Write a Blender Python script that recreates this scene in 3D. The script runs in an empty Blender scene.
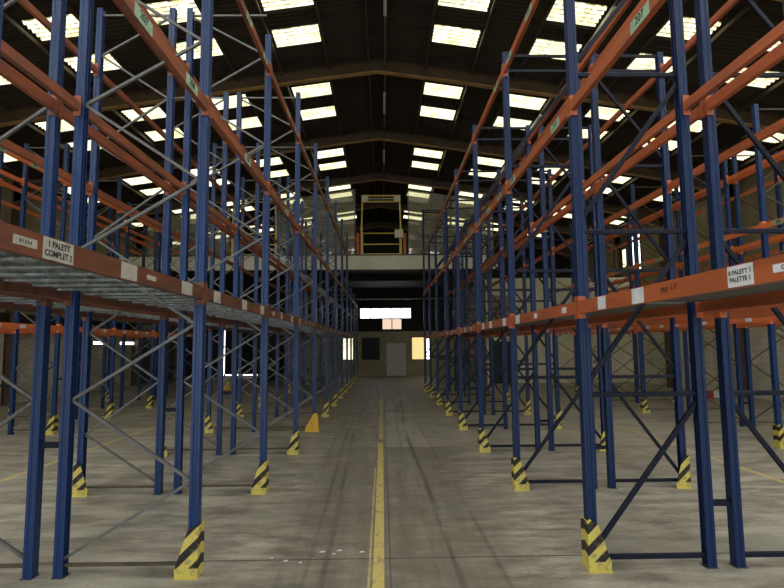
import bpy, bmesh, math, random
from mathutils import Matrix, Vector
random.seed(7)
S = bpy.context.scene
COL = S.collection
ORD = ['first','second','third','fourth','fifth','sixth','seventh','eighth','ninth','tenth','eleventh','twelfth','thirteenth']

# ------------------------------------------------------------------ materials
def mat(name, col, rough=0.6, metal=0.0, spec=0.5):
    m = bpy.data.materials.new(name); m.use_nodes = True
    b = m.node_tree.nodes['Principled BSDF']
    b.inputs['Base Color'].default_value = (*col, 1); b.inputs['Roughness'].default_value = rough
    b.inputs['Metallic'].default_value = metal; b.inputs['Specular IOR Level'].default_value = spec
    return m
class G:
    """small node helper"""
    def __init__(s, m): s.m = m; s.t = m.node_tree; s.b = s.t.nodes.get('Principled BSDF')
    def n(s, typ, **kw):
        nd = s.t.nodes.new(typ)
        for k, v in kw.items():
            if k.startswith('i_'):
                key = k[2:]; key = int(key) if key.isdigit() else key.replace('_', ' ')
                s.put(v, nd.inputs[key])
            else: setattr(nd, k, v)
        return nd
    def put(s, v, inp):
        if isinstance(v, bpy.types.NodeSocket): s.t.links.new(v, inp)
        elif isinstance(v, bpy.types.Node): s.t.links.new(v.outputs[0], inp)
        else: inp.default_value = v
    def math(s, op, a, b=0.0, c=0.0, clamp=False):
        nd = s.t.nodes.new('ShaderNodeMath'); nd.operation = op; nd.use_clamp = clamp
        s.put(a, nd.inputs[0]); s.put(b, nd.inputs[1])
        if op in ('MULTIPLY_ADD', 'SMOOTH_MIN', 'COMPARE'): s.put(c, nd.inputs[2])
        return nd.outputs[0]
    def mix(s, f, a, b):
        nd = s.t.nodes.new('ShaderNodeMix'); nd.data_type = 'RGBA'
        s.put(f, nd.inputs[0])
        s.put((*a, 1) if isinstance(a, tuple) else a, nd.inputs[6]); s.put((*b, 1) if isinstance(b, tuple) else b, nd.inputs[7])
        return nd.outputs[2]
    def obj(s): return s.n('ShaderNodeTexCoord').outputs['Object']
    def sep(s, v):
        nd = s.n('ShaderNodeSeparateXYZ'); s.put(v, nd.inputs[0]); return nd.outputs
    def noise(s, v, scale, detail=4, rough=0.6):
        nd = s.n('ShaderNodeTexNoise'); s.put(v, nd.inputs['Vector']); nd.inputs['Scale'].default_value = scale
        nd.inputs['Detail'].default_value = detail; nd.inputs['Roughness'].default_value = rough; return nd.outputs[0]
    def mapr(s, v, a, b, c=0.0, d=1.0):
        nd = s.n('ShaderNodeMapRange'); s.put(v, nd.inputs[0]); nd.inputs[1].default_value = a; nd.inputs[2].default_value = b
        nd.inputs[3].default_value = c; nd.inputs[4].default_value = d; return nd.outputs[0]
    def scale(s, v, sc):
        nd = s.n('ShaderNodeMapping'); s.put(v, nd.inputs[0]); nd.inputs['Scale'].default_value = sc; return nd.outputs[0]
    def rnd(s): return s.n('ShaderNodeObjectInfo').outputs['Random']
def worn(name, col, col2, rough, sc=(9, 9, 1.5), lo=.45, hi=.7, metal=0.0, spec=.5, amount=1.0):
    m = mat(name, col, rough, metal, spec); g = G(m)
    o = g.obj(); off = g.n('ShaderNodeVectorMath', operation='ADD'); g.put(o, off.inputs[0])
    comb = g.n('ShaderNodeCombineXYZ'); r = g.rnd(); rr = g.math('MULTIPLY', r, 37.0)
    for i in range(3): g.put(rr, comb.inputs[i])
    g.put(comb, off.inputs[1])
    n = g.noise(g.scale(off.outputs[0], sc), 1.0, 5)
    f = g.math('MULTIPLY', g.mapr(n, lo, hi), amount, clamp=True)
    g.put(g.mix(f, col, col2), m.node_tree.nodes['Principled BSDF'].inputs['Base Color'])
    return m
M = {}
M['blue'] = worn('blue_paint', (.002, .028, .118), (.006, .034, .125), .36, (30, 30, 2), .5, .8)
M['blue2'] = worn('dusty_blue_paint', (.002, .018, .078), (.008, .024, .078), .40, (30, 30, 2), .5, .8, spec=.35)
M['navy'] = worn('dark_blue_paint', (.003, .006, .020), (.007, .010, .018), .5, spec=.25)
M['shaderust'] = worn('shaded_rusty_orange_paint', (.17, .052, .022), (.065, .028, .018), .6, (6, 1.7, 9), .38, .66)  # lower left beams: weaker light put into the orange, plus rust
M['galv'] = worn('galvanised_steel', (.15, .15, .145), (.09, .088, .08), .42, (8, 8, 8), metal=.35)
M['orange'] = worn('orange_paint', (.45, .112, .036), (.27, .07, .028), .5, (6, 1.3, 9), .42, .72)
M['rust'] = worn('rusty_orange_paint', (.32, .086, .031), (.12, .042, .024), .55, (6, 1.7, 9), .4, .68)
M['brightorange'] = worn('lit_orange_paint', (.80, .20, .06), (.56, .15, .05), .5, (6, 1.3, 9), .45, .75)  # orange lightened in the paint for the better-lit outer rows
M['deck'] = worn('galvanised_deck', (.42, .48, .50), (.22, .24, .25), .38, (9, 9, 3), .4, .6, metal=.15)
M['darkdeck'] = worn('grey_deck_board', (.12, .12, .11), (.07, .07, .06), .7)
M['plate'] = mat('steel_plate', (.10, .10, .11), .5, .5)
M['tag'] = worn('green_label', (.34, .52, .36), (.25, .30, .18), .6, (7, 7, 7), .45, .65)
M['paper'] = worn('white_label', (.40, .385, .33), (.24, .22, .17), .7, (7, 7, 7), .5, .75)
M['paperw'] = worn('clean_white_label', (.72, .73, .78), (.5, .5, .52), .7, (7, 7, 7), .5, .75)
M['ink'] = mat('black_ink', (.012, .012, .014), .7)
M['rail'] = mat('conduit_metal', (.2, .19, .16), .5, .4)
M['yel'] = worn('yellow_gate_paint', (.85, .70, .20), (.66, .50, .12), .5)
M['tube'] = mat('white_tube_housing', (.72, .74, .70), .4)
M['dark'] = mat('dark_board', (.012, .013, .014), .6)
M['red'] = mat('red_plastic', (.45, .04, .03), .5)
M['white'] = mat('white_plastic', (.6, .6, .58), .5)
M['cardboard'] = worn('cardboard', (.36, .22, .12), (.28, .17, .09), .8)

def stripes():
    m = mat('yellow_black_stripes', (.7, .55, .04), .5); g = G(m); o = g.obj(); x, y, z = g.sep(o)
    k = g.math('ADD', z, g.math('MULTIPLY', g.math('ABSOLUTE', y), .3))
    k = g.math('SUBTRACT', k, g.math('MULTIPLY', x, .95))
    fr = g.math('FRACT', g.math('ADD', g.math('DIVIDE', k, .19), .33))
    s = g.math('GREATER_THAN', fr, .52)
    s = g.math('MULTIPLY', s, g.math('GREATER_THAN', z, .085))
    n = g.noise(g.scale(o, (1, 1, 1)), 14, 5)
    yc = g.mix(g.mapr(n, .52, .7), (.60, .50, .10), (.30, .25, .10))
    bc = g.mix(g.mapr(n, .56, .72), (.012, .008, .007), (.25, .2, .08))
    g.put(g.mix(s, yc, bc), g.b.inputs['Base Color'])
    return m
M['stripe'] = stripes()
def stripes_m():
    m = stripes(); return m
M['plainyel'] = worn('plain_yellow_paint', (.75, .43, .02), (.55, .3, .02), .5)

def emit(name, col, strength, streak=False):
    m = bpy.data.materials.new(name); m.use_nodes = True; t = m.node_tree; t.nodes.remove(t.nodes['Principled BSDF'])
    g = G(m); e = g.n('ShaderNodeEmission'); e.inputs[1].default_value = strength
    out = [n for n in t.nodes if n.type == 'OUTPUT_MATERIAL'][0]; t.links.new(e.outputs[0], out.inputs[0])
    if streak:      # corrugation shading put into the glow as dark lines, broken up by dirt
        o = g.obj(); x, y, z = g.sep(o)
        wv = g.math('SINE', g.math('MULTIPLY', y, 2 * math.pi / .16))
        n = g.noise(g.scale(o, (5, 1.3, 1)), 1.7, 5, .7)
        f = g.math('MULTIPLY', g.mapr(wv, .1, .7), g.mapr(n, .38, .56), clamp=True)
        n2 = g.noise(g.scale(o, (2.5, 2.5, 2.5)), 1.2, 3)
        c = g.mix(g.mapr(n2, .35, .7), tuple(col), (col[0] * .8, col[1] * .72, col[2] * .38))
        g.put(g.mix(g.math('MULTIPLY', f, .95), c, (.10, .075, .022)), e.inputs[0])
    else: e.inputs[0].default_value = (*col, 1)
    return m
SKY_E = 1.45
M['skylight'] = emit('translucent_sheet_daylight', (1, .975, .72), SKY_E, True)
M['rearfill'] = emit('added_rear_sheet_fill_light', (1, 1, .94), 7.2)  # fill light: unseen rear sheets made to glow stronger than the visible ones
M['winwhite'] = emit('window_daylight', (1, 1, .98), 2.6)
M['winyellow'] = emit('window_warm_light', (1, .78, .32), .75)
M['winpale'] = emit('window_pale_light', (1, .93, .62), 1.3)
M['winpink'] = emit('window_curtain_light', (1, .72, .55), .75)

def floor_mat():
    m = mat('concrete_floor', (.3, .28, .24), .55); g = G(m); o = g.obj(); x, y, z = g.sep(o)
    n1 = g.noise(g.scale(o, (1, 1, 1)), .55, 6, .62)
    n2 = g.noise(g.scale(o, (1.1, 3.2, 1)), 1.6, 8, .72)
    n3 = g.noise(g.scale(o, (3.0, .22, 1)), 1.8, 6, .65)      # wheel streaks along the aisle
    n4 = g.noise(o, 26, 4, .7)
    c = g.mix(g.mapr(n2, .38, .64), (.19, .172, .135), (.46, .425, .34))
    c = g.mix(g.math('MULTIPLY', g.mapr(n1, .45, .72), .5), c, (.21, .205, .17))
    # traffic band in the middle of the central aisle
    band = g.math('MULTIPLY', g.mapr(g.math('ABSOLUTE', g.math('SUBTRACT', x, .15)), 1.35, .35), g.mapr(n3, .42, .62))
    c = g.mix(g.math('MULTIPLY', band, .55, clamp=True), c, (.115, .098, .075))
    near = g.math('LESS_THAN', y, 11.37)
    b2 = g.math('MULTIPLY', g.mapr(g.math('ABSOLUTE', g.math('SUBTRACT', x, .1)), 1.5, .7), near)
    c = g.mix(g.math('MULTIPLY', g.math('MULTIPLY', b2, g.mapr(n1, .3, .6, .6, 1.0)), .55, clamp=True), c, (.15, .125, .092))
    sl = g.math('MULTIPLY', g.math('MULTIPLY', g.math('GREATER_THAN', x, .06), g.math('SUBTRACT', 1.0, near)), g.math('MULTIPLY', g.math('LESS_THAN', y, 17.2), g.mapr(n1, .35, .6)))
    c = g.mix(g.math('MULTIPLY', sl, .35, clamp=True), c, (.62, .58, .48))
    side = g.math('MULTIPLY', g.mapr(g.math('ABSOLUTE', x), 1.2, 1.9), g.mapr(g.noise(g.scale(o, (.5, 2.2, 1)), 1.1, 5, .6), .48, .62))
    c = g.mix(g.math('MULTIPLY', side, .45, clamp=True), c, (.60, .57, .48))
    gr = g.mapr(g.noise(g.scale(o, (1, 1, 1)), .8, 3, .5), .56, .68)
    c = g.mix(g.math('MULTIPLY', gr, .40, clamp=True), c, (.20, .215, .175))
    # tyre tracks
    wob = g.math('MULTIPLY', g.math('SINE', g.math('MULTIPLY', y, .35)), .07)
    for x0, w, k in ((-.62, .025, .5), (-.78, .02, .35), (.62, .03, .55), (.42, .018, .35), (1.02, .02, .3), (-1.0, .03, .2)):
        d = g.math('ABSOLUTE', g.math('SUBTRACT', g.math('SUBTRACT', x, x0), wob))
        f = g.math('MULTIPLY', g.mapr(d, w * 1.8, w * .5), g.mapr(n3, .36, .55))
        c = g.mix(g.math('MULTIPLY', f, k, clamp=True), c, (.045, .04, .033))
    # white scuffs
    sc = g.math('MULTIPLY', g.mapr(g.noise(g.scale(o, (1.2, 4, 1)), 5.5, 5, .8), .66, .74), g.mapr(n1, .42, .5))
    c = g.mix(g.math('MULTIPLY', sc, .6, clamp=True), c, (.75, .72, .65))
    # slab joints
    for y0 in (-.3, 5.53, 11.37, 17.2, 23.0, 28.9, 34.7):
        f = g.mapr(g.math('ABSOLUTE', g.math('SUBTRACT', y, y0)), .016, .006)
        c = g.mix(g.math('MULTIPLY', f, .8, clamp=True), c, (.03, .028, .024))
    f = g.mapr(g.math('ABSOLUTE', g.math('SUBTRACT', x, -.09)), .0, .0)
    for x0 in (-5.1, 5.05, .06):
        f = g.mapr(g.math('ABSOLUTE', g.math('SUBTRACT', x, x0)), .010, .004)
        c = g.mix(g.math('MULTIPLY', f, .6, clamp=True), c, (.03, .028, .024))
    # painted lines
    wear = g.mapr(g.noise(g.scale(o, (5, 1.8, 1)), 2.4, 6, .75), .36, .50, .25, 1.0)
    def line(x0, w, k, lo=-50, hi=60):
        nonlocal c
        f = g.math('LESS_THAN', g.math('ABSOLUTE', g.math('SUBTRACT', x, x0)), w / 2)
        f = g.math('MULTIPLY', f, g.math('MULTIPLY', g.math('GREATER_THAN', y, lo), g.math('LESS_THAN', y, hi)))
        f = g.math('MULTIPLY', g.math('MULTIPLY', f, wear), k, clamp=True)
        c = g.mix(f, c, (.66, .52, .16))
    line(-.05, .105, .95, -20, 11.9); line(-.05, .09, .62, 12.4, 21.5); line(-.135, .022, .7, -20, 9.5); line(-.04, .06, .2, 21.5, 36)
    line(-6.0, .1, .8); line(5.93, .1, .8); line(-12.2, .1, .6)
    c = g.mix(g.math('MULTIPLY', g.mapr(n4, .42, .62), .16), c, (.10, .09, .07))
    g.put(c, g.b.inputs['Base Color'])
    g.put(g.mapr(n2, .3, .7, .42, .68), g.b.inputs['Roughness'])
    bp = g.n('ShaderNodeBump'); bp.inputs['Strength'].default_value = .15; g.put(n2, bp.inputs['Height']); g.put(bp, g.b.inputs['Normal'])
    return m
M['floor'] = floor_mat()
M['roof'] = worn('dark_fibre_cement_roof', (.046, .038, .028), (.027, .022, .016), .85, (.6, 3, .6), spec=.15)
M['rafter'] = worn('lit_brown_painted_steel', (.46, .28, .10), (.28, .17, .065), .6, (2, 2, 2))  # flange copy of the rafter brown, lightened for light from below
M['web'] = worn('shaded_brown_painted_steel', (.085, .052, .022), (.05, .03, .014), .6, (2, 2, 2))  # same rafter brown with the web's shade put into the colour
M['purlin'] = worn('purlin_steel', (.085, .066, .04), (.05, .04, .025), .6, (2, 2, 2))
def wall_mat(name, a, b, block=None):
    m = mat(name, a, .8); g = G(m); o = g.obj()
    n = g.noise(o, .8, 6, .65); c = g.mix(g.mapr(n, .38, .65), a, b)
    if block:
        x, y, z = g.sep(o)
        fz = g.math('FRACT', g.math('DIVIDE', z, block)); f = g.math('LESS_THAN', fz, .07)
        fy = g.math('FRACT', g.math('DIVIDE', g.math('ADD', x, y), block * 2.6)); f = g.math('MAXIMUM', f, g.math('LESS_THAN', fy, .03))
        c = g.mix(g.math('MULTIPLY', f, .4), c, (.10, .09, .07))
    g.put(c, g.b.inputs['Base Color']); return m
M['block'] = wall_mat('painted_block_wall', (.82, .79, .67), (.60, .57, .46), .25)
M['olive'] = wall_mat('olive_cladding', (.36, .32, .20), (.26, .23, .145))
M['endlow'] = wall_mat('ochre_end_wall', (.50, .44, .25), (.36, .32, .18))
M['cream'] = wall_mat('cream_panels', (.80, .74, .56), (.68, .62, .46))
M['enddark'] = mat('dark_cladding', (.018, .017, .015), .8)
M['fascia'] = wall_mat('mezzanine_fascia_paint', (.88, .86, .72), (.76, .74, .61))
M['door'] = wall_mat('grey_door_paint', (.85, .82, .72), (.72, .68, .58))
def screen_mat():
    m = bpy.data.materials.new('clear_plastic_screen'); m.use_nodes = True; t = m.node_tree; t.nodes.remove(t.nodes['Principled BSDF'])
    g = G(m); tr = g.n('ShaderNodeBsdfTransparent'); tr.inputs[0].default_value = (.9, .9, .86, 1)
    gl = g.n('ShaderNodeBsdfGlossy'); gl.inputs['Roughness'].default_value = .03; gl.inputs['Color'].default_value = (.9, .9, .85, 1)
    df = g.n('ShaderNodeBsdfDiffuse'); df.inputs[0].default_value = (.75, .75, .62, 1)
    lw = g.n('ShaderNodeFresnel'); lw.inputs[0].default_value = 1.25
    m1 = g.n('ShaderNodeMixShader'); g.put(g.math('ADD', lw.outputs[0], .03, clamp=True), m1.inputs[0]); t.links.new(tr.outputs[0], m1.inputs[1]); t.links.new(gl.outputs[0], m1.inputs[2])
    m2 = g.n('ShaderNodeMixShader'); m2.inputs[0].default_value = .24; t.links.new(m1.outputs[0], m2.inputs[1]); t.links.new(df.outputs[0], m2.inputs[2])
    out = [n for n in t.nodes if n.type == 'OUTPUT_MATERIAL'][0]; t.links.new(m2.outputs[0], out.inputs[0]); return m
M['screen'] = screen_mat()

# ------------------------------------------------------------------ helpers
class MB:
    def __init__(s): s.v = []; s.f = []
    def box(s, x0, x1, y0, y1, z0, z1):
        b = len(s.v)
        s.v += [(x, y, z) for z in (z0, z1) for y in (y0, y1) for x in (x0, x1)]
        s.f += [tuple(b + i for i in q) for q in ((0, 2, 3, 1), (4, 5, 7, 6), (0, 1, 5, 4), (2, 6, 7, 3), (0, 4, 6, 2), (1, 3, 7, 5))]
        return s
    def bar(s, p, q, w, h, up=Vector((0, 1, 0))):
        """bar of section w (in the frame plane) x h (along up)"""
        p = Vector(p); q = Vector(q); d = (q - p).normalized(); u = Vector(up); sd = d.cross(u).normalized(); u = sd.cross(d).normalized()
        b = len(s.v)
        for c in (p, q):
            for a, e in ((-1, -1), (1, -1), (1, 1), (-1, 1)): s.v.append(tuple(c + sd * a * w / 2 + u * e * h / 2))
        s.f += [tuple(b + i for i in k) for k in ((0, 1, 2, 3), (7, 6, 5, 4), (0, 4, 5, 1), (1, 5, 6, 2), (2, 6, 7, 3), (3, 7, 4, 0))]
        return s
    def tube(s, p, q, r, n=8):
        p = Vector(p); q = Vector(q); d = (q - p).normalized(); a = d.orthogonal().normalized(); c = d.cross(a); b = len(s.v)
        for o in (p, q):
            for i in range(n):
                t = 2 * math.pi * i / n; s.v.append(tuple(o + a * math.cos(t) * r + c * math.sin(t) * r))
        for i in range(n): s.f.append((b + i, b + (i + 1) % n, b + n + (i + 1) % n, b + n + i))
        s.f.append(tuple(b + n - 1 - i for i in range(n))); s.f.append(tuple(b + n + i for i in range(n)))
        return s
    def prism(s, poly, y0, y1):
        """poly in x,z extruded along y"""
        b = len(s.v); n = len(poly)
        s.v += [(x, y0, z) for x, z in poly] + [(x, y1, z) for x, z in poly]
        s.f += [(b + i, b + (i + 1) % n, b + n + (i + 1) % n, b + n + i) for i in range(n)]
        s.f += [tuple(b + n - 1 - i for i in range(n)), tuple(b + n + i for i in range(n))]
        return s
    def mesh(s, name, m, bevel=0, recalc=True):
        me = bpy.data.meshes.new(name); me.from_pydata(s.v, [], s.f)
        bm = bmesh.new(); bm.from_mesh(me)
        if recalc: bmesh.ops.recalc_face_normals(bm, faces=bm.faces)
        if bevel: bmesh.ops.bevel(bm, geom=bm.edges[:], offset=bevel, segments=1, affect='EDGES', clamp_overlap=True)
        bm.to_mesh(me); bm.free(); me.materials.append(m); return me
    def obj(s, name, m, parent=None, loc=(0, 0, 0), bevel=0, **kw):
        return link(name, s.mesh(name, m, bevel), parent, loc, **kw)
def link(name, me, parent=None, loc=(0, 0, 0), rz=0.0, label=None, cat=None, group=None, kind=None):
    o = bpy.data.objects.new(name, me); COL.objects.link(o); o.parent = parent; o.location = loc; o.rotation_euler = (0, 0, rz)
    tag(o, label, cat, group, kind); return o
def tag(o, label=None, cat=None, group=None, kind=None):
    if label: o['label'] = label
    if cat: o['category'] = cat
    if group: o['group'] = group
    if kind: o['kind'] = kind
def empty(name, loc, label, cat, group=None):
    o = bpy.data.objects.new(name, None); COL.objects.link(o); o.location = loc; o.empty_display_size = .2; tag(o, label, cat, group); return o
def text_mesh(txt, size, m, name='lettering'):
    cu = bpy.data.curves.new(name, 'FONT'); cu.body = txt; cu.size = size; cu.extrude = .0006; cu.align_x = 'CENTER'; cu.align_y = 'CENTER'
    cu.offset = size * .012
    o = bpy.data.objects.new(name, cu); COL.objects.link(o)
    dg = bpy.context.evaluated_depsgraph_get(); me = bpy.data.meshes.new_from_object(o.evaluated_get(dg)); bpy.data.objects.remove(o); me.materials.clear(); me.materials.append(m)
    return me

# ------------------------------------------------------------------ building shell
RX = -.1            # ridge line
RZ = 10.5; SL = .145; XW0, XW1 = -14.0, 13.8; Y0, Y1 = -14.0, 38.0
def rz(x, top=RZ): return top - SL * abs(x - RX)
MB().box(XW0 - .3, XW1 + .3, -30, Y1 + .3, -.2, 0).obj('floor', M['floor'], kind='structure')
# corrugated roof with cut-outs for translucent sheets
P = .16; NS = 6; dy = P / NS
skyY = [(y_, y_ + .8) for y_ in (-12.8, -11.2, -9.6, -8.0, -6.4, -4.8, -3.2, -1.6, 0.0, 1.6, 3.2, 4.8, 6.4, 8.0)] + [(11.68, 12.48), (13.26, 14.06), (16.4, 17.2), (18.02, 18.82),  # close rows behind the camera are added, unseen, to light the floor
        (22.04, 22.88), (23.62, 24.42), (27.1, 27.85), (28.5, 29.25), (32.2, 33.0), (33.8, 34.6)]
skyX = [(1.5, 2.68), (4.12, 5.3), (6.74, 7.92), (9.36, 10.54), (11.98, 13.1)]
ys = [Y0 + i * dy for i in range(int((Y1 - Y0) / dy) + 1)]
def wav(y): return .028 * math.sin(2 * math.pi * y / P)
def in_sky(y):
    for i, (a, b) in enumerate(skyY):
        if a <= y < b: return i
    return -1
roof = MB(); panes = {}
xs = [0.0]
for a, b in skyX: xs += [a, b]
xs.append(14.0)
def sheet(mb, sg, x0, x1, y0, y1):
    yy = [y for y in ys if y0 - 1e-6 <= y <= y1 + 1e-6]; b = len(mb.v)
    for y in yy:
        for x in (x0, x1): mb.v.append((RX + sg * x, y, RZ - SL * x + wav(y)))
    for i in range(len(yy) - 1): mb.f.append((b + 2 * i, b + 2 * i + 1, b + 2 * i + 3, b + 2 * i + 2))
snap = lambda y: min(ys, key=lambda q: abs(q - y))
SY = [(snap(a), snap(b)) for a, b in skyY]
for sg in (-1, 1):
    for ci in range(len(xs) - 1):
        if ci % 2 == 0: sheet(roof, sg, xs[ci], xs[ci + 1], Y0, Y1)
        else:
            last = Y0
            for a, b in SY:
                sheet(roof, sg, xs[ci], xs[ci + 1], last, a); last = b
            sheet(roof, sg, xs[ci], xs[ci + 1], last, Y1)
me = roof.mesh('ceiling', M['roof'], recalc=False); ro = link('ceiling', me, kind='structure')
wn = 0
for j, (a, b) in enumerate(SY):
    for sg in (-1, 1):
        for ci in range(1, len(xs) - 1, 2):
            mb = MB(); sheet(mb, sg, xs[ci], xs[ci + 1], a, b); wn += 1
            link('window_%d' % wn, mb.mesh('rooflight', M['skylight' if a > 9 else 'rearfill'], recalc=False), kind='structure')  # unseen rear rows take the brighter fill material
# side walls: painted block below, cladding above
for nm, x0, x1 in (('wall_left', XW0 - .2, XW0), ('wall_right', XW1, XW1 + .2)):
    MB().box(x0, x1, Y0, Y1, 0, 3.4).obj(nm, M['block'], kind='structure')
    MB().box(x0, x1, Y0, Y1, 3.4, 8.6).obj(nm + '_upper', M['olive'], kind='structure')
# far end wall
MB().box(XW0, XW1, Y1, Y1 + .2, 0, 3.07).obj('wall_back', M['endlow'], kind='structure')
MB().prism([(XW0, 3.07), (XW1, 3.07), (XW1, 8.6), (RX, 10.6), (XW0, 8.6)], Y1, Y1 + .2).obj('wall_back_upper', M['enddark'], kind='structure')
# end behind the camera: unseen wall, wide openings added to let in fill daylight
fw = MB()
for a, b in ((XW0, -12.2), (-4.6, -3.8), (4.0, 4.8), (12.2, XW1)): fw.box(a, b, Y0 - .2, Y0, 0, 5.2)
fw.prism([(XW0, 5.2), (XW1, 5.2), (XW1, 8.6), (RX, 10.6), (XW0, 8.6)], Y0 - .2, Y0)
fw.obj('wall_front', M['block'], kind='structure')
# portal frames
RAF = [-10.65, -5.45, -.25, 4.95, 10.15, 15.35, 20.6, 25.8, 31.0, 36.2]
for i, y in enumerate(RAF):
    mb = MB(); fm = MB(); fl = .09
    for sg, xe in ((-1, XW0), (1, XW1)):
        E_ = abs(xe - RX)
        # web + flanges, haunch at ridge and eaves; slightly arched ridge
        pts = [(0, .36), (.5, .35), (1.3, .34), (2.2, .34), (3.5, .34), (9.0, .34), (E_ - 2.2, .42), (E_, .85)]
        for k in range(len(pts) - 1):
            (xa, da), (xb, db) = pts[k], pts[k + 1]
            za, zb = RZ - SL * xa - .06, RZ - SL * xb - .06
            ca = .05 if xa == 0 else 0
            A = (RX + sg * xa); B_ = (RX + sg * xb)
            mb.prism([(A, za), (B_, zb), (B_, zb - db), (A, za - da + ca * 0)], y - .012, y + .012)
            fm.prism([(A, za - da), (B_, zb - db), (B_, zb - db - .022), (A, za - da - .022)], y - fl, y + fl)
            mb.prism([(A, za), (B_, zb), (B_, zb - .02), (A, za - .02)], y - fl, y + fl)
        xi = xe - sg * .35
        mb.box(min(xi, xi + sg * .03), max(xi, xi + sg * .03), y - fl, y + fl, 0, rz(xe) - .3)
        mb.box(min(xi, xe), max(xi, xe), y - .012, y + .012, 0, rz(xe) - .2)
        mb.box(min(xe, xe - sg * .03), max(xe, xe - sg * .03), y - fl, y + fl, 0, rz(xe) - .1)
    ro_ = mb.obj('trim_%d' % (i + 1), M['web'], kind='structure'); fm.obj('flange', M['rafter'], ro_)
# purlins
k = len(RAF)
for sg in (-1, 1):
    for xo in (.25, 1.42, 2.76, 4.04, 5.38, 6.66, 8.0, 9.28, 10.62, 11.9, 13.2):
        k += 1; x = RX + sg * xo; z = rz(x) - .03
        MB().box(x - .02, x + .02, Y0, Y1, z - .12, z - .03).obj('trim_%d' % k, M['purlin'], kind='structure')

# tube lights under the roof
n = 0
rowname = {0: 'the ridge', 1: 'the right roof slope', -1: 'the left roof slope'}
for xi_, x in ((0, .12), (1, 5.22), (-1, -5.32)):
    for j, (a, b) in enumerate(((11.4, 12.84), (17.1, 18.56), (22.3, 23.75))):
        z = rz(x) - .235
        e = empty('fluorescent_tube_light', (x, a, z), 'unlit white tube light under %s, %s from the camera' % (rowname[xi_], ORD[j]), 'light', 'unlit tube lights under the roof')
        MB().box(-.04, .04, 0, b - a, -.02, .06).obj('housing', M['tube'], e, bevel=.006)
        for s_ in (-.02, .02): MB().tube((s_, .03, -.035), (s_, b - a - .03, -.035), .013).obj('tube', M['tube'], e)
    k += 1
    MB().box(x - .015, x + .015, 4, 34, rz(x) - .16, rz(x) - .125).obj('trim_%d' % k, M['rail'], kind='structure')

# mezzanine
MY = 26.1; MT = 6.42; MBt = 5.74
MX1 = 5.62
MB().box(XW0, MX1, MY, MY + .12, MBt, MT).obj('mezzanine_fascia', M['fascia'], kind='structure', bevel=.01)
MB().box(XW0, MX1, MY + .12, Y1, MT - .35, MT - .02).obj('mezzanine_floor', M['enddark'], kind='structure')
mb = MB()
for y in (31,): mb.box(XW0, MX1, y - .1, y + .1, MBt + .02, MT - .3)
mb.obj('mezzanine_joists', M['enddark'], kind='structure')
MB().box(XW0, MX1, 35.2, 35.28, 5.05, 5.13).obj('trim_90', M['rail'], kind='structure')
mb = MB().box(XW0, MX1, MY - .03, MY + .02, MT, MT + .05); mb.obj('trim_91', M['plate'], kind='structure')

# plastic screens along the mezzanine edge
def screen(x0, x1, i):
    z0 = MT + .06; t0 = min(9.86, rz(x0) - .62); t1 = min(9.86, rz(x1) - .62); y = MY + .06
    side = 'left' if x1 < 0 else 'right'
    e = empty('plastic_screen', ((x0 + x1) / 2, y, z0), 'tall clear plastic screen on the mezzanine edge, %s %s of the yellow pallet gate' % (ORD[i], side), 'screen', 'clear screens on the mezzanine edge')
    c = (x0 + x1) / 2
    MB().prism([(x0 + .02 - c, .02), (x1 - .02 - c, .02), (x1 - .02 - c, t1 - z0 - .02), (x0 + .02 - c, t0 - z0 - .02)], -.004, .004).obj('sheet', M['screen'], e)
    f = MB()
    f.bar((x0 - c, 0, 0), (x0 - c, 0, t0 - z0), .05, .05).bar((x1 - c, 0, 0), (x1 - c, 0, t1 - z0), .05, .05)
    f.bar((x0 - c, 0, .0), (x1 - c, 0, .0), .04, .04).bar((x0 - c, 0, t0 - z0), (x1 - c, 0, t1 - z0), .03, .03).bar((x0 - c, 0, (t0 - z0) * .5), (x1 - c, 0, (t0 - z0) * .5), .02, .02)
    f.obj('frame', M['galv'], e)
for i in range(2): screen(1.3 + 2.1 * i, 1.3 + 2.1 * (i + 1) - .06, i)
screen(-3.2, -1.3, 0); screen(-5.0, -3.26, 1); screen(-9.3, -7.35, 2); screen(-11.3, -9.36, 3)

# yellow pallet gates on the mezzanine edge
def gate(x0, x1, label, box=True):
    c = (x0 + x1) / 2; w = (x1 - x0) / 2; top = 3.0
    e = empty('pallet_gate', (c, MY + .5, MT), label, 'gate')
    y = -.32
    for s_ in (-1, 1):
        MB().box(s_ * w - .05, s_ * w + .05, y - .05, y + .05, 0, 1.45).bar((s_ * w, y, 1.4), (s_ * (w - .04), y, top - .2), .07, .07).obj('post', M['yel'], e)
        MB().box(s_ * w - .05, s_ * w + .05, y, .9, 0, .08).obj('side_rail', M['yel'], e)
        MB().box(s_ * w - .035, s_ * w + .035, .83, .9, .08, 1.3).obj('rear_post', M['yel'], e)
    MB().box(-w, w, y - .04, y + .04, top - .04, top + .03).box(-w, w, y - .04, y + .04, top - .33, top - .26).obj('header_rail', M['yel'], e)
    for s_ in (-1, 1):
        MB().box(s_ * w - (.32 if s_ > 0 else 0), s_ * w + (0 if s_ > 0 else .32), y - .05, y + .05, top - .27, top - .03).obj('counterweight_cover', M['fascia'], e)
    MB().box(-w, w, y - .03, y + .03, top - .17, top - .13).obj('slat', M['fascia'], e)
    for z in (1.12, .58): MB().tube((-w, y, z), (w, y, z), .03).obj('guard_rail', M['yel'], e)
    MB().box(-w, w, y - .04, y + .04, .02, .12).obj('toe_board', M['yel'], e)
    if box: MB().box(w - .3, w + .12, y - .14, y - .05, .88, 1.28).obj('control_box', M['fascia'], e, bevel=.01)
gate(-.98, .93, 'yellow steel pallet gate in the middle of the mezzanine edge')
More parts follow.
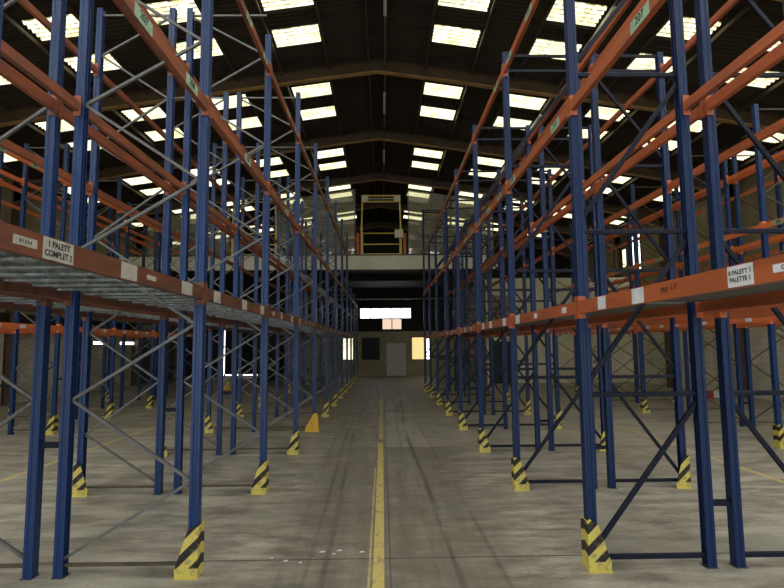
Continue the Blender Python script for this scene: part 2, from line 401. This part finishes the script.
gate(-7.25, -5.15, 'yellow steel pallet gate on the left of the mezzanine, behind the racks', False)
# orange guard posts each side of the gate
for x, nm in ((-1.17, 'left'), (1.13, 'right')):
    e = empty('guard_post', (x, MY + .35, MT), 'orange guard post on the mezzanine beside the %s of the middle yellow gate' % nm, 'post')
    MB().box(-.07, .07, -.07, .07, .02, 1.15).obj('post', M['brightorange'], e, bevel=.01)
    MB().box(-.1, .1, -.1, .1, 0, .02).obj('base', M['plate'], e)
# shelving and stock on the mezzanine
def shelf_unit(x0, x1, y, label, mt, levels=(.1, .6, 1.1), h=1.4):
    c = (x0 + x1) / 2; w = (x1 - x0) / 2
    e = empty('shelving_unit', (c, y, MT), label, 'shelving')
    for sx in (-1, 1):
        for sy in (-.3, .3): MB().box(sx * w - .03, sx * w + .03, sy - .03, sy + .03, 0, h).obj('post', mt, e)
        MB().bar((sx * w, -.3, .1), (sx * w, .3, h * .5), .03, .03, (1, 0, 0)).bar((sx * w, .3, h * .5), (sx * w, -.3, h - .1), .03, .03, (1, 0, 0)).obj('side_brace', mt, e)
    for z in levels: MB().box(-w, w, -.3, .3, z, z + .06).obj('shelf', mt, e)
    MB().bar((-w, .33, .1), (w, .33, h - .1), .03, .02).obj('back_brace', M['galv'], e)
shelf_unit(1.45, 2.9, 28.2, 'low brown shelving on the mezzanine just right of the middle gate', M['cardboard'])
shelf_unit(-2.0, -1.2, 27.6, 'orange shelving on the mezzanine nearest the left of the middle gate', M['brightorange'])
shelf_unit(-4.6, -2.3, 28.0, 'orange shelving on the mezzanine, middle one of the left three', M['brightorange'], h=1.7)
shelf_unit(-10.2, -7.6, 28.0, 'orange shelving on the mezzanine beyond the left pallet gate', M['brightorange'], h=1.7)

# far end wall features
def win(n, x0, x1, z0, z1, mt, y=Y1, bars=0):
    f = MB().box(x0 - .05, x1 + .05, y - .05, y + .0, z0 - .05, z0).box(x0 - .05, x1 + .05, y - .05, y, z1, z1 + .05).box(x0 - .05, x0, y - .05, y, z0, z1).box(x1, x1 + .05, y - .05, y, z0, z1)
    for i in range(bars):
        x = x0 + (x1 - x0) * (i + 1) / (bars + 1); f.box(x - .03, x + .03, y - .045, y - .025, z0, z1)
    o = f.obj('window_%d' % n, M['enddark'], kind='structure')
    MB().box(x0, x1, y - .02, y - .01, z0, z1).obj('pane', mt, o)
win(201, -1.52, 1.98, 3.99, 4.66, M['winwhite'], bars=4)
win(202, .02, 1.32, 3.22, 3.92, M['winpink'], bars=1)
win(203, 2.05, 2.92, 1.13, 2.63, M['winyellow'])
win(204, 3.05, 3.25, 1.13, 2.55, M['winwhite'])
win(205, -2.85, -2.05, 1.15, 2.6, M['winpale'], bars=1)
win(206, -1.38, -.25, 1.17, 2.59, M['dark'])
o = MB().box(.27, 1.62, Y1 - .05, Y1, 0, 2.25).obj('door_1', M['door'], kind='structure', bevel=.01)
MB().box(.19, .27, Y1 - .08, Y1, 0, 2.33).box(1.62, 1.7, Y1 - .08, Y1, 0, 2.33).box(.19, 1.7, Y1 - .08, Y1, 2.25, 2.33).obj('door_frame', M['endlow'], o)
MB().box(.38, .52, Y1 - .10, Y1 - .05, 1.0, 1.03).obj('door_handle', M['galv'], o)
# roller door with light leaking round its edges (left end of the far wall)
o = MB().box(-10.8, -8.3, Y1 - .06, Y1 - .0, .22, 3.7).obj('door_2', M['enddark'], kind='structure')
win(207, -10.98, -10.84, .1, 3.7, M['winwhite']); win(208, -10.84, -8.4, .12, .2, M['winwhite'])
win(209, -13.5, -11.3, .0 + .1, 3.0, M['dark'])
# left side wall: slit windows low, dark doors
def sidewin(n, x, y0, y1, z0, z1, mt, s):
    o = MB().box(min(x, x + s * .04), max(x, x + s * .04), y0 - .05, y1 + .05, z0 - .05, z1 + .05).obj('window_%d' % n, M['enddark'], kind='structure')
    a, b = sorted((x + s * .041, x + s * .05)); MB().box(a, b, y0, y1, z0, z1).obj('pane', mt, o)
sidewin(210, XW0, 26.7, 27.9, 2.25, 2.4, M['winwhite'], 1); sidewin(211, XW0, 29.4, 31.0, 2.25, 2.4, M['winwhite'], 1)
sidewin(212, XW1, 28.5, 29.6, 6.0, 7.9, M['winwhite'], -1); sidewin(213, XW1, 30.2, 30.6, 6.4, 7.4, M['winpale'], -1); sidewin(214, XW1, 31.3, 31.7, 6.4, 7.4, M['winpale'], -1)
MB().box(XW0, XW0 + .05, 31.6, 35.4, 0, 3.1).obj('door_3', M['dark'], kind='structure')
MB().box(XW0, XW0 + .12, 18.0, 31.0, 2.62, 3.4).obj('trim_93', M['enddark'], kind='structure')
# cream partition under the mezzanine on the right with a dark doorway
pw = MB()
PY = 29.6
for a, b, z0, z1 in ((5.65, 5.95, 0, 5.7), (5.95, 7.0, 2.25, 5.7), (7.0, 13.78, 0, 5.7)): pw.box(a, b, PY, PY + .1, z0, z1)
for i in range(6): pw.box(7.0 + i * 1.2, 7.03 + i * 1.2, PY - .015, PY, 0, 5.7)
pw.obj('wall_partition', M['cream'], kind='structure')
MB().box(5.65, 5.75, PY + .1, Y1, 0, 5.7).obj('wall_partition_side', M['endlow'], kind='structure')
MB().box(5.95, 6.9, PY - .06, PY - .01, 3.2, 4.75).obj('trim_92', M['cardboard'], kind='structure')
MB().box(-6.9, -6.75, 30.5, Y1, 0, 5.7).obj('wall_partition_left', M['enddark'], kind='structure')

MB().box(5.95, 7.0, PY + .03, PY + .07, 0, 2.25).obj('doorway_shade', M['dark'], kind='structure')  # dark panel standing in for the unlit opening, not a door leaf

# ------------------------------------------------------------------ pallet racks
BAY = 2.8; FY = lambda k: 5.22 + BAY * k if k >= 0 else 2.33
def post_mesh(name, H, m):
    """open C section with a perforated front face (+x) and a groove in each side"""
    pr = [(-.036, -.034), (-.036, -.048), (-.012, -.048), (-.005, -.040), (.018, -.040), (.025, -.048), (.05, -.048)]
    face = [(.05, -.034), (.05, -.020), (.05, .020), (.05, .034)]
    prof = pr + face + [(x, -y) for x, y in reversed(pr)]
    holeseg = {7, 9}      # segments that carry holes
    zs = [0.0]; z = .06
    while z + .03 < H - .05: zs += [z, z + .022]; z += .0667
    zs.append(H)
    bm = bmesh.new(); grid = [[bm.verts.new((x, y, z)) for x, y in prof] for z in zs]
    for i in range(len(zs) - 1):
        hole = i % 2 == 1
        for j in range(len(prof) - 1):
            if hole and j in holeseg: continue
            bm.faces.new((grid[i][j], grid[i][j + 1], grid[i + 1][j + 1], grid[i + 1][j]))
    bmesh.ops.recalc_face_normals(bm, faces=bm.faces)
    bmesh.ops.solidify(bm, geom=bm.faces[:], thickness=.003)
    me = bpy.data.meshes.new(name); bm.to_mesh(me); bm.free(); me.materials.append(m); return me
POST = {}
def post(H, m='blue'):
    H = (round(H, 2), m)
    if H not in POST: POST[H] = post_mesh('upright', H[0] - .006, M[m])
    return POST[H]
FOOT = MB().box(-.05, .055, -.066, .066, 0, .006).mesh('foot_plate', M['plate'])
BEAMS = {}
def beam_mesh(h, m, conn=False):
    key = (h, m.name, conn)
    if key in BEAMS: return BEAMS[key]
    L = BAY / 2 - .055; mb = MB()
    # stepped box section
    mb.prism([(.0, -h), (.05, -h), (.05, 0), (.022, 0), (.022, -.03), (.0, -.03)], -L, L)
    if conn: _conn(mb, h)
    BEAMS[key] = mb.mesh('beam', m, 0); return BEAMS[key]
def _conn(mb, h):
    L = BAY / 2 - .05
    for s in (-1, 1):
        a, b = sorted((s * L, s * (L + .045))); mb.box(.052, .057, a, b, -h - .05, .045)
        a, b = sorted((s * L, s * (L - .006))); mb.box(-.01, .057, a, b, -h - .05, .045)
CONN = {}
def conn_mesh(h, m, s):
    key = (h, m.name, s)
    if key not in CONN:
        mb = MB(); L = BAY / 2 - .05
        a, b = sorted((s * L, s * (L + .045))); mb.box(.052, .057, a, b, -h - .05, .045)
        a, b = sorted((s * L, s * (L - .006))); mb.box(-.01, .057, a, b, -h - .05, .045)
        CONN[key] = mb.mesh('connector', m)
    return CONN[key]
def deck_mesh(wd, kind):
    mb = MB()
    if kind == 'steel':         # slotted galvanised planks laid across
        n = 11; w = (wd - .04) / n
        for i in range(n):
            x = -wd / 2 + .02 + i * w
            mb.box(x + .012, x + w - .016, -BAY / 2 + .06, BAY / 2 - .06, -.004, 0)
            mb.box(x + .012, x + .018, -BAY / 2 + .06, BAY / 2 - .06, -.03, -.004)
        for k in range(8):
            y = -BAY / 2 + .2 + k * (BAY - .4) / 7
            mb.box(-wd / 2, wd / 2, y - .03, y + .03, -.045, -.031)
        return mb.mesh('deck_panel', M['deck'])
    mb.box(-wd / 2, wd / 2, -BAY / 2 + .06, BAY / 2 - .06, -.022, 0)
    return mb.mesh('deck_panel', M['darkdeck'])
DK = {}
BR = {}
def brace_mesh(key, a, b, style, name):
    if key not in BR:
        if style == 'tube': BR[key] = MB().bar(a, b, .026, .03).mesh(name, M['galv'])
        elif style == 'dull': BR[key] = MB().bar(a, b, .026, .03).mesh(name, M['purlin'])
        else: BR[key] = MB().bar(a, b, .046, .034).mesh(name, M['navy'], .005)
    return BR[key]
ZIG = [.16, .83, 1.58, 2.28, 3.0, 3.68, 4.44, 5.10, 5.82, 6.5]      # even = rear post, odd = aisle post
TAGM = MB().box(.0505, .052, -.14, .14, -.105, -.006).mesh('label_plate', M['tag'])
TAGT = [text_mesh(t, .085, M['ink'], 'lettering') for t in ('206', '207', '208', '210')]
def paper(w, h, m): return MB().box(.0505, .052, -w / 2, w / 2, -h / 2, h / 2).mesh('label_plate', m)
PAP = [paper(.20, .125, M['paper']), paper(.12, .05, M['paper']), paper(.13, .13, M['paper'])]
PAPW = [paper(.20, .125, M['paperw']), paper(.12, .05, M['paperw']), paper(.13, .13, M['paperw'])]

def rack(label, xf, xr, sg, ks, style, lvl1, om, om1, deck=None, shortfrom=99, conns=True, tags=False, tall=None, top=7.25, fronts={}):
    root = empty('pallet_rack', ((xf + xr) / 2, FY(ks[0]), 0), label, 'pallet rack')
    ox, oy = root.location.x, root.location.y
    H_of = lambda k: (5.0 if k >= shortfrom else (tall[1] if tall and k == tall[0] else top))
    rf = 0 if sg > 0 else math.pi
    P = lambda nm, me, x, y, z, r=0, par=root, **kw: link(nm, me, par, (x - ox, y - oy, z), r, **kw)
    for k in ks:
        y = FY(k); H = H_of(k)
        for x, r in ((xf, rf), (xr, rf + math.pi)):
            u = P('upright', post(fronts.get(k, H) if x == xf else H, 'blue2' if style == 'blue' else 'blue'), x, y, .006, r)
            link('foot_plate', FOOT, u, (0, 0, -.006))
        # bracing in the frame
        a = xf - sg * .028; b = xr + sg * .028      # aisle side, inner side
        key0 = (round(a, 3), round(b, 3), style)
        def br(nm, kk, pa, pb):
            me = brace_mesh((key0, kk), pa, pb, style if nm != 'base_tie' else ('blue' if style == 'blue' else 'dull'), nm)
            P(nm, me, 0, y, 0)
        br('base_tie', 'base', (a, 0, .10), (b, 0, .10))
        if style != 'blue':
            i = 0; zz = list(ZIG)
            if H > 7: zz += [7.12, 7.9]
            while i < len(zz) - 1 and zz[i + 1] < H - .1:
                pa = (b if i % 2 == 0 else a, 0, zz[i]); pb = (a if i % 2 == 0 else b, 0, zz[i + 1]); br('diagonal_brace', i, pa, pb); i += 1
            br('top_tie', ('top', H), (a, 0, H - .1), (b, 0, H - .1))
        else:
            for i, (z0, z1, zh) in enumerate(((.18, 1.5, 1.58), (1.70, 3.06, 3.15), (3.28, 4.66, 4.75), (4.87, 6.16, 6.26), (6.36, 8.0, 8.2))):
                if zh > H - .1: break
                br('diagonal_brace', i, (a, 0, z0), (b, 0, z1)); br('horizontal_brace', ('h', i), (a, 0, zh), (b, 0, zh))
            br('top_tie', ('top', H), (a, 0, H - .05), (b, 0, H - .05))
    for k in ks[:-1]:
        y = (FY(k) + FY(k + 1)) / 2; stretch = (FY(k + 1) - FY(k)) / BAY; short = k + 1 >= shortfrom
        for li, (zt, h) in enumerate(((lvl1, .12), (4.47, .11), (6.31, .11))):
            if short and li == 2: continue
            for x, r in ((xf, rf), (xr, rf + math.pi)):
                m = om1 if li == 0 else om
                near = conns and k < 5
                bo = P('beam', beam_mesh(h, m, not near), x, y, zt, r); bo.scale.y = stretch
                if near:
                    for s in (-1, 1): link('connector', conn_mesh(h, m, s), bo)
                if tags and x == xf and li > 0:
                    for j, yy in enumerate((-.95, .05, .95)):
                        if random.random() < .18: continue
                        t = link('label_plate', TAGM, bo, (0, yy + random.uniform(-.08, .08), -.008 if li else 0), label='pale green label')
                        if k < 4:
                            tx = link('lettering', TAGT[(k + j + li) % 4], bo, (.0535, t.location.y, -.056)); tx.rotation_euler = (math.pi / 2, 0, math.pi / 2)
        if deck:
            wd = abs(xf - xr) - .0
            key = (round(wd, 3), deck)
            if key not in DK: DK[key] = deck_mesh(wd, deck)
            P('deck_panel', DK[key], (xf + xr) / 2, y, lvl1 - .002)
    return root
L0, L1, L2, L3 = -1.76, -2.95, -3.23, -4.32
R0, R1, R2, R3 = 1.93, 3.01, 3.29, 4.32
kA = list(range(-1, 11)); kR = list(range(-1, 8))
rA = rack('long blue and orange pallet rack facing the central aisle on the left', L0, L1, 1, kA, 'tube', 2.63, M['rust'], M['shaderust'], 'steel', shortfrom=8, tags=True, fronts={1: 6.82})
rB = rack('blue and orange pallet rack backing onto the left central aisle rack', L3, L2, -1, kA, 'tube', 2.63, M['rust'], M['shaderust'], 'steel', shortfrom=8)
rC = rack('pallet rack across the left side aisle, nearer of the two outer rows', -8.0, -9.0, 1, list(range(2, 8)), 'tube', 2.62, M['brightorange'], M['brightorange'], tags=True)
rD = rack('leftmost pallet rack, along the left wall', -10.85, -9.65, -1, list(range(2, 8)), 'tube', 2.62, M['brightorange'], M['brightorange'])
sA = rack('long blue and orange pallet rack with blue bracing facing the central aisle on the right', R0, R1, -1, kR, 'blue', 2.47, M['orange'], M['orange'], 'board', tags=True, tall=(7, 8.35), top=6.55)
sB = rack('blue and orange pallet rack backing onto the right central aisle rack', R3, R2, 1, kR, 'blue', 2.47, M['orange'], M['orange'], top=6.55)
sC = rack('pallet rack across the right side aisle, nearer of the two outer rows', 7.8, 8.9, -1, list(range(1, 8)), 'dull', 2.6, M['brightorange'], M['brightorange'], tags=True, top=7.0)
sD = rack('rightmost pallet rack, along the right wall', 10.25, 9.17, 1, list(range(1, 8)), 'dull', 2.6, M['brightorange'], M['brightorange'], top=7.0)
ROT = -.0068
for q in (rA, rB): q.rotation_euler.z = ROT
# row spacers joining back-to-back frames
for root, xa, xb, ks, zz, mt in ((rA, L1 - .055, L2 + .055, kA, (1.17,), M['navy']), (sA, R1 + .055, R2 - .055, kR, (.57,), M['navy']), (rC, -9.055, -9.595, range(2, 8), (1.17,), M['navy']), (sC, 8.96, 9.11, range(1, 8), (.57,), M['navy'])):
    me = MB().bar((xa, 0, 0), (xb, 0, 0), .05, .05).mesh('row_spacer', mt)
    for k_ in ks:
        for z in zz: link('row_spacer', me, root, (-root.location.x, FY(k_) - root.location.y, z))
# paper labels on the first-level beams facing the aisle
def beam_at(root, x, y, z):
    best = None
    for c in root.children:
        if c.name.split('.')[0] == 'beam':
            w = root.location + c.location
            if abs(w.x - x) < .01 and abs(w.z - z) < .01 and abs(w.y - y) <= BAY / 2: best = c
    return best
def put(root, x, y, z, sg, me, lines=(), size=.05, lab='white paper label'):
    b = beam_at(root, x, y, z)
    if not b: return
    wy = (root.location.y + b.location.y); loc = (0, (y - wy) * sg, -.061)
    link('label_plate', me, b, loc, label=lab)
    for i, t in enumerate(lines):
        off = (len(lines) - 1) / 2 - i
        o = link('lettering', text_mesh(t, size, M['ink']), b, (.0535, loc[1], loc[2] + off * size * 1.05)); o.rotation_euler = (math.pi / 2, 0, math.pi / 2)
W = lambda a, b, m=M['paper']: paper(a, b, m)
put(rA, L0, 2.65, 2.63, 1, W(.17, .045), ('0 1 2 3 4',), .024)
put(rA, L0, 2.91, 2.63, 1, W(.26, .114), ('1 PALETT', 'COMPLET 2'), .045, 'greyish handwritten paper label')
put(rA, L0, 3.68, 2.63, 1, W(.22, .11)); put(rA, L0, 4.02, 2.63, 1, W(.15, .035)); put(rA, L0, 4.72, 2.63, 1, W(.24, .11))
put(sA, R0, 2.84, 2.47, -1, W(.2, .112, M['paperw']), ('8 PALETT 1', 'PALETTE 1'), .036, 'white handwritten paper label')
put(sA, R0, 2.52, 2.47, -1, W(.17, .04, M['paperw']), ('C 68',), .03)
put(sA, R0, 3.96, 2.47, -1, W(.18, .112, M['paperw'])); put(sA, R0, 4.6, 2.47, -1, W(.16, .11, M['paperw']))
o = link('lettering', text_mesh('L T', .05, M['ink']), beam_at(sA, R0, 3.7, 2.47), (.0512, .3, -.05)); o.rotation_euler = (math.pi / 2, 0, math.pi / 2)
o = link('lettering', text_mesh('TRX', .05, M['ink']), beam_at(sA, R0, 3.7, 2.47), (.0512, -.12 + .3, -.06)); o.rotation_euler = (math.pi / 2, 0, math.pi / 2)
for root, x, sg, z, mt in ((rA, L0, 1, 2.63, M['paper']), (sA, R0, -1, 2.47, M['paperw'])):
    y = 5.6
    ms = [W(.22, .12, mt), W(.14, .06, mt), W(.13, .12, mt)]
    end = 32 if x < 0 else 24
    while y < end:
        if abs(((y - 5.22) % BAY)) > .15 and abs(((y - 5.22) % BAY) - BAY) > .15: put(root, x, y, z, sg, random.choice(ms))
        y += random.uniform(.55, 1.1)
for root, x, sg, z in ((rC, -8.0, 1, 2.62), (sC, 7.8, -1, 2.6)):
    me = W(.2, .08, M['paperw'])
    for k_ in range(2, 7):
        for dy_ in (.6, 1.4, 2.2): put(root, x, FY(k_) + dy_, z, sg, me)

# ------------------------------------------------------------------ post guards
def guard_mesh(sg, m, Hh=.445):
    mb = MB(); s = sg       # +1: aisle on +x side
    T = .006
    mb.prism([(s * .068, 0), (s * .068, Hh), (s * .05, Hh + .02), (-s * .03, Hh - .03), (-s * .14, .08), (-s * .14, 0)], -.082 - T, -.082)
    x0, x1 = sorted((s * .062, s * .068))
    mb.box(x0, x1, -.082, .09, 0, Hh)
    x0, x1 = sorted((s * .068, -s * .14)); mb.box(x0, x1, -.115, -.088, 0, .006)
    return mb.mesh('post_guard', m, 0)
gm = {s: guard_mesh(s, M['stripe']) for s in (1, -1)}
gy = MB().prism([(.13, 0), (.10, .40), (.07, .45), (0, .44), (-.21, .07), (-.21, 0)], -.092, -.084).box(.064, .070, -.084, .09, 0, .42).box(.07, .13, -.086, .09, 0, .006).mesh('post_guard', M['plainyel'])
def guards(x, sg, ks, where, grp, skip=()):
    for i, k_ in enumerate(ks):
        if k_ in skip: continue
        link('post_guard', gm[sg], None, (x + (-ROT * (FY(k_) - 2.33) if x in (L0, L3) else 0), FY(k_), .0), 0, 'black-striped yellow post guard, %s from camera, %s' % (ORD[i], where), 'post guard', grp)
guards(L0, 1, range(0, 11), 'left of central aisle', 'guards left of the central aisle', skip=(3,))
link('post_guard', gy, None, (L0 - ROT * (FY(3) - 2.33), FY(3), 0), 0, 'plain yellow post guard without stripes on the left of the central aisle', 'post guard')
guards(R0, -1, range(0, 8), 'right of central aisle', 'guards right of the central aisle')
guards(L3, -1, range(1, 11), 'near side of left side aisle', 'guards beside the left side aisle')
guards(R3, 1, range(1, 8), 'near side of right side aisle', 'guards beside the right side aisle')
guards(-8.0, 1, range(3, 8), 'far side of left side aisle', 'guards across the left side aisle')
guards(7.8, -1, range(2, 8), 'far side of right side aisle', 'guards across the right side aisle')
guards(-10.85, -1, range(4, 8), 'by the left wall', 'guards by the left wall')
guards(10.25, 1, range(4, 8), 'by the right wall', 'guards by the right wall')
link('post_guard', gy, None, (-7.5, 26.9, 0), 0, 'plain yellow guard standing alone far down the left side aisle', 'post guard')

# small red and white barrier by the right rack rows
e = empty('barrier_block', (12.4, 20.6, 0), 'small red and white plastic block on the floor near the right wall', 'barrier')
MB().box(-.22, .0, -.12, .12, 0, .28).obj('red_half', M['red'], e, bevel=.03)
MB().box(.0, .22, -.12, .12, 0, .28).obj('white_half', M['white'], e, bevel=.03)

# paper scraps on the aisle floor (bits of litter)
lit = [(-.62, 5.72), (-.5, 5.66), (-.45, 5.75), (-.22, 5.7), (-.95, 5.5), (-1.1, 5.58), (-.8, 5.45), (.7, 11.6)]
for i, (x, y) in enumerate(lit):
    m_ = MB(); w = random.uniform(.012, .03)
    m_.prism([(-w, 0), (w * .7, .001), (w, .006), (-.3 * w, .007)], -w * .6, w * .5)
    m_.obj('paper_scrap', M['white'], None, (x, y, .0005), label='tiny white paper scrap on the concrete in the central aisle', cat='litter', group='white scraps on the central aisle floor')

# ------------------------------------------------------------------ world, lights, camera
w = bpy.data.worlds.new('World'); S.world = w; w.use_nodes = True
bg = w.node_tree.nodes['Background']; bg.inputs[0].default_value = (.80, .88, 1, 1); bg.inputs[1].default_value = 3.5

H = 2.0566; f = 545.77; yaw, p, r = .0182, .0949, -.0086
right0 = Vector((math.cos(yaw), -math.sin(yaw), 0)); fh = Vector((math.sin(yaw), math.cos(yaw), 0)); zz = Vector((0, 0, 1))
fwd = fh * math.cos(p) + zz * math.sin(p); up0 = -fh * math.sin(p) + zz * math.cos(p)
ri = right0 * math.cos(r) + up0 * math.sin(r); up = -right0 * math.sin(r) + up0 * math.cos(r)
cd = bpy.data.cameras.new('camera'); cam = bpy.data.objects.new('camera', cd); COL.objects.link(cam)
mt = Matrix((ri, up, -fwd)).transposed().to_4x4(); mt.translation = (0, 0, H); cam.matrix_world = mt
cd.sensor_width = 36; cd.sensor_fit = 'HORIZONTAL'; cd.lens = 36 * f / 784; cd.clip_start = .05; cd.clip_end = 200
S.camera = cam
S.view_settings.view_transform = 'Standard'; S.view_settings.look = 'None'; S.view_settings.gamma = 1; S.view_settings.exposure = 0.4
S.view_settings.use_curve_mapping = False
try:
    S.cycles.use_denoising = True; S.cycles.denoiser = 'OPENIMAGEDENOISE'
    S.cycles.max_bounces = 8; S.cycles.diffuse_bounces = 5; S.cycles.transparent_max_bounces = 12
    S.cycles.sample_clamp_indirect = 6
except Exception: pass
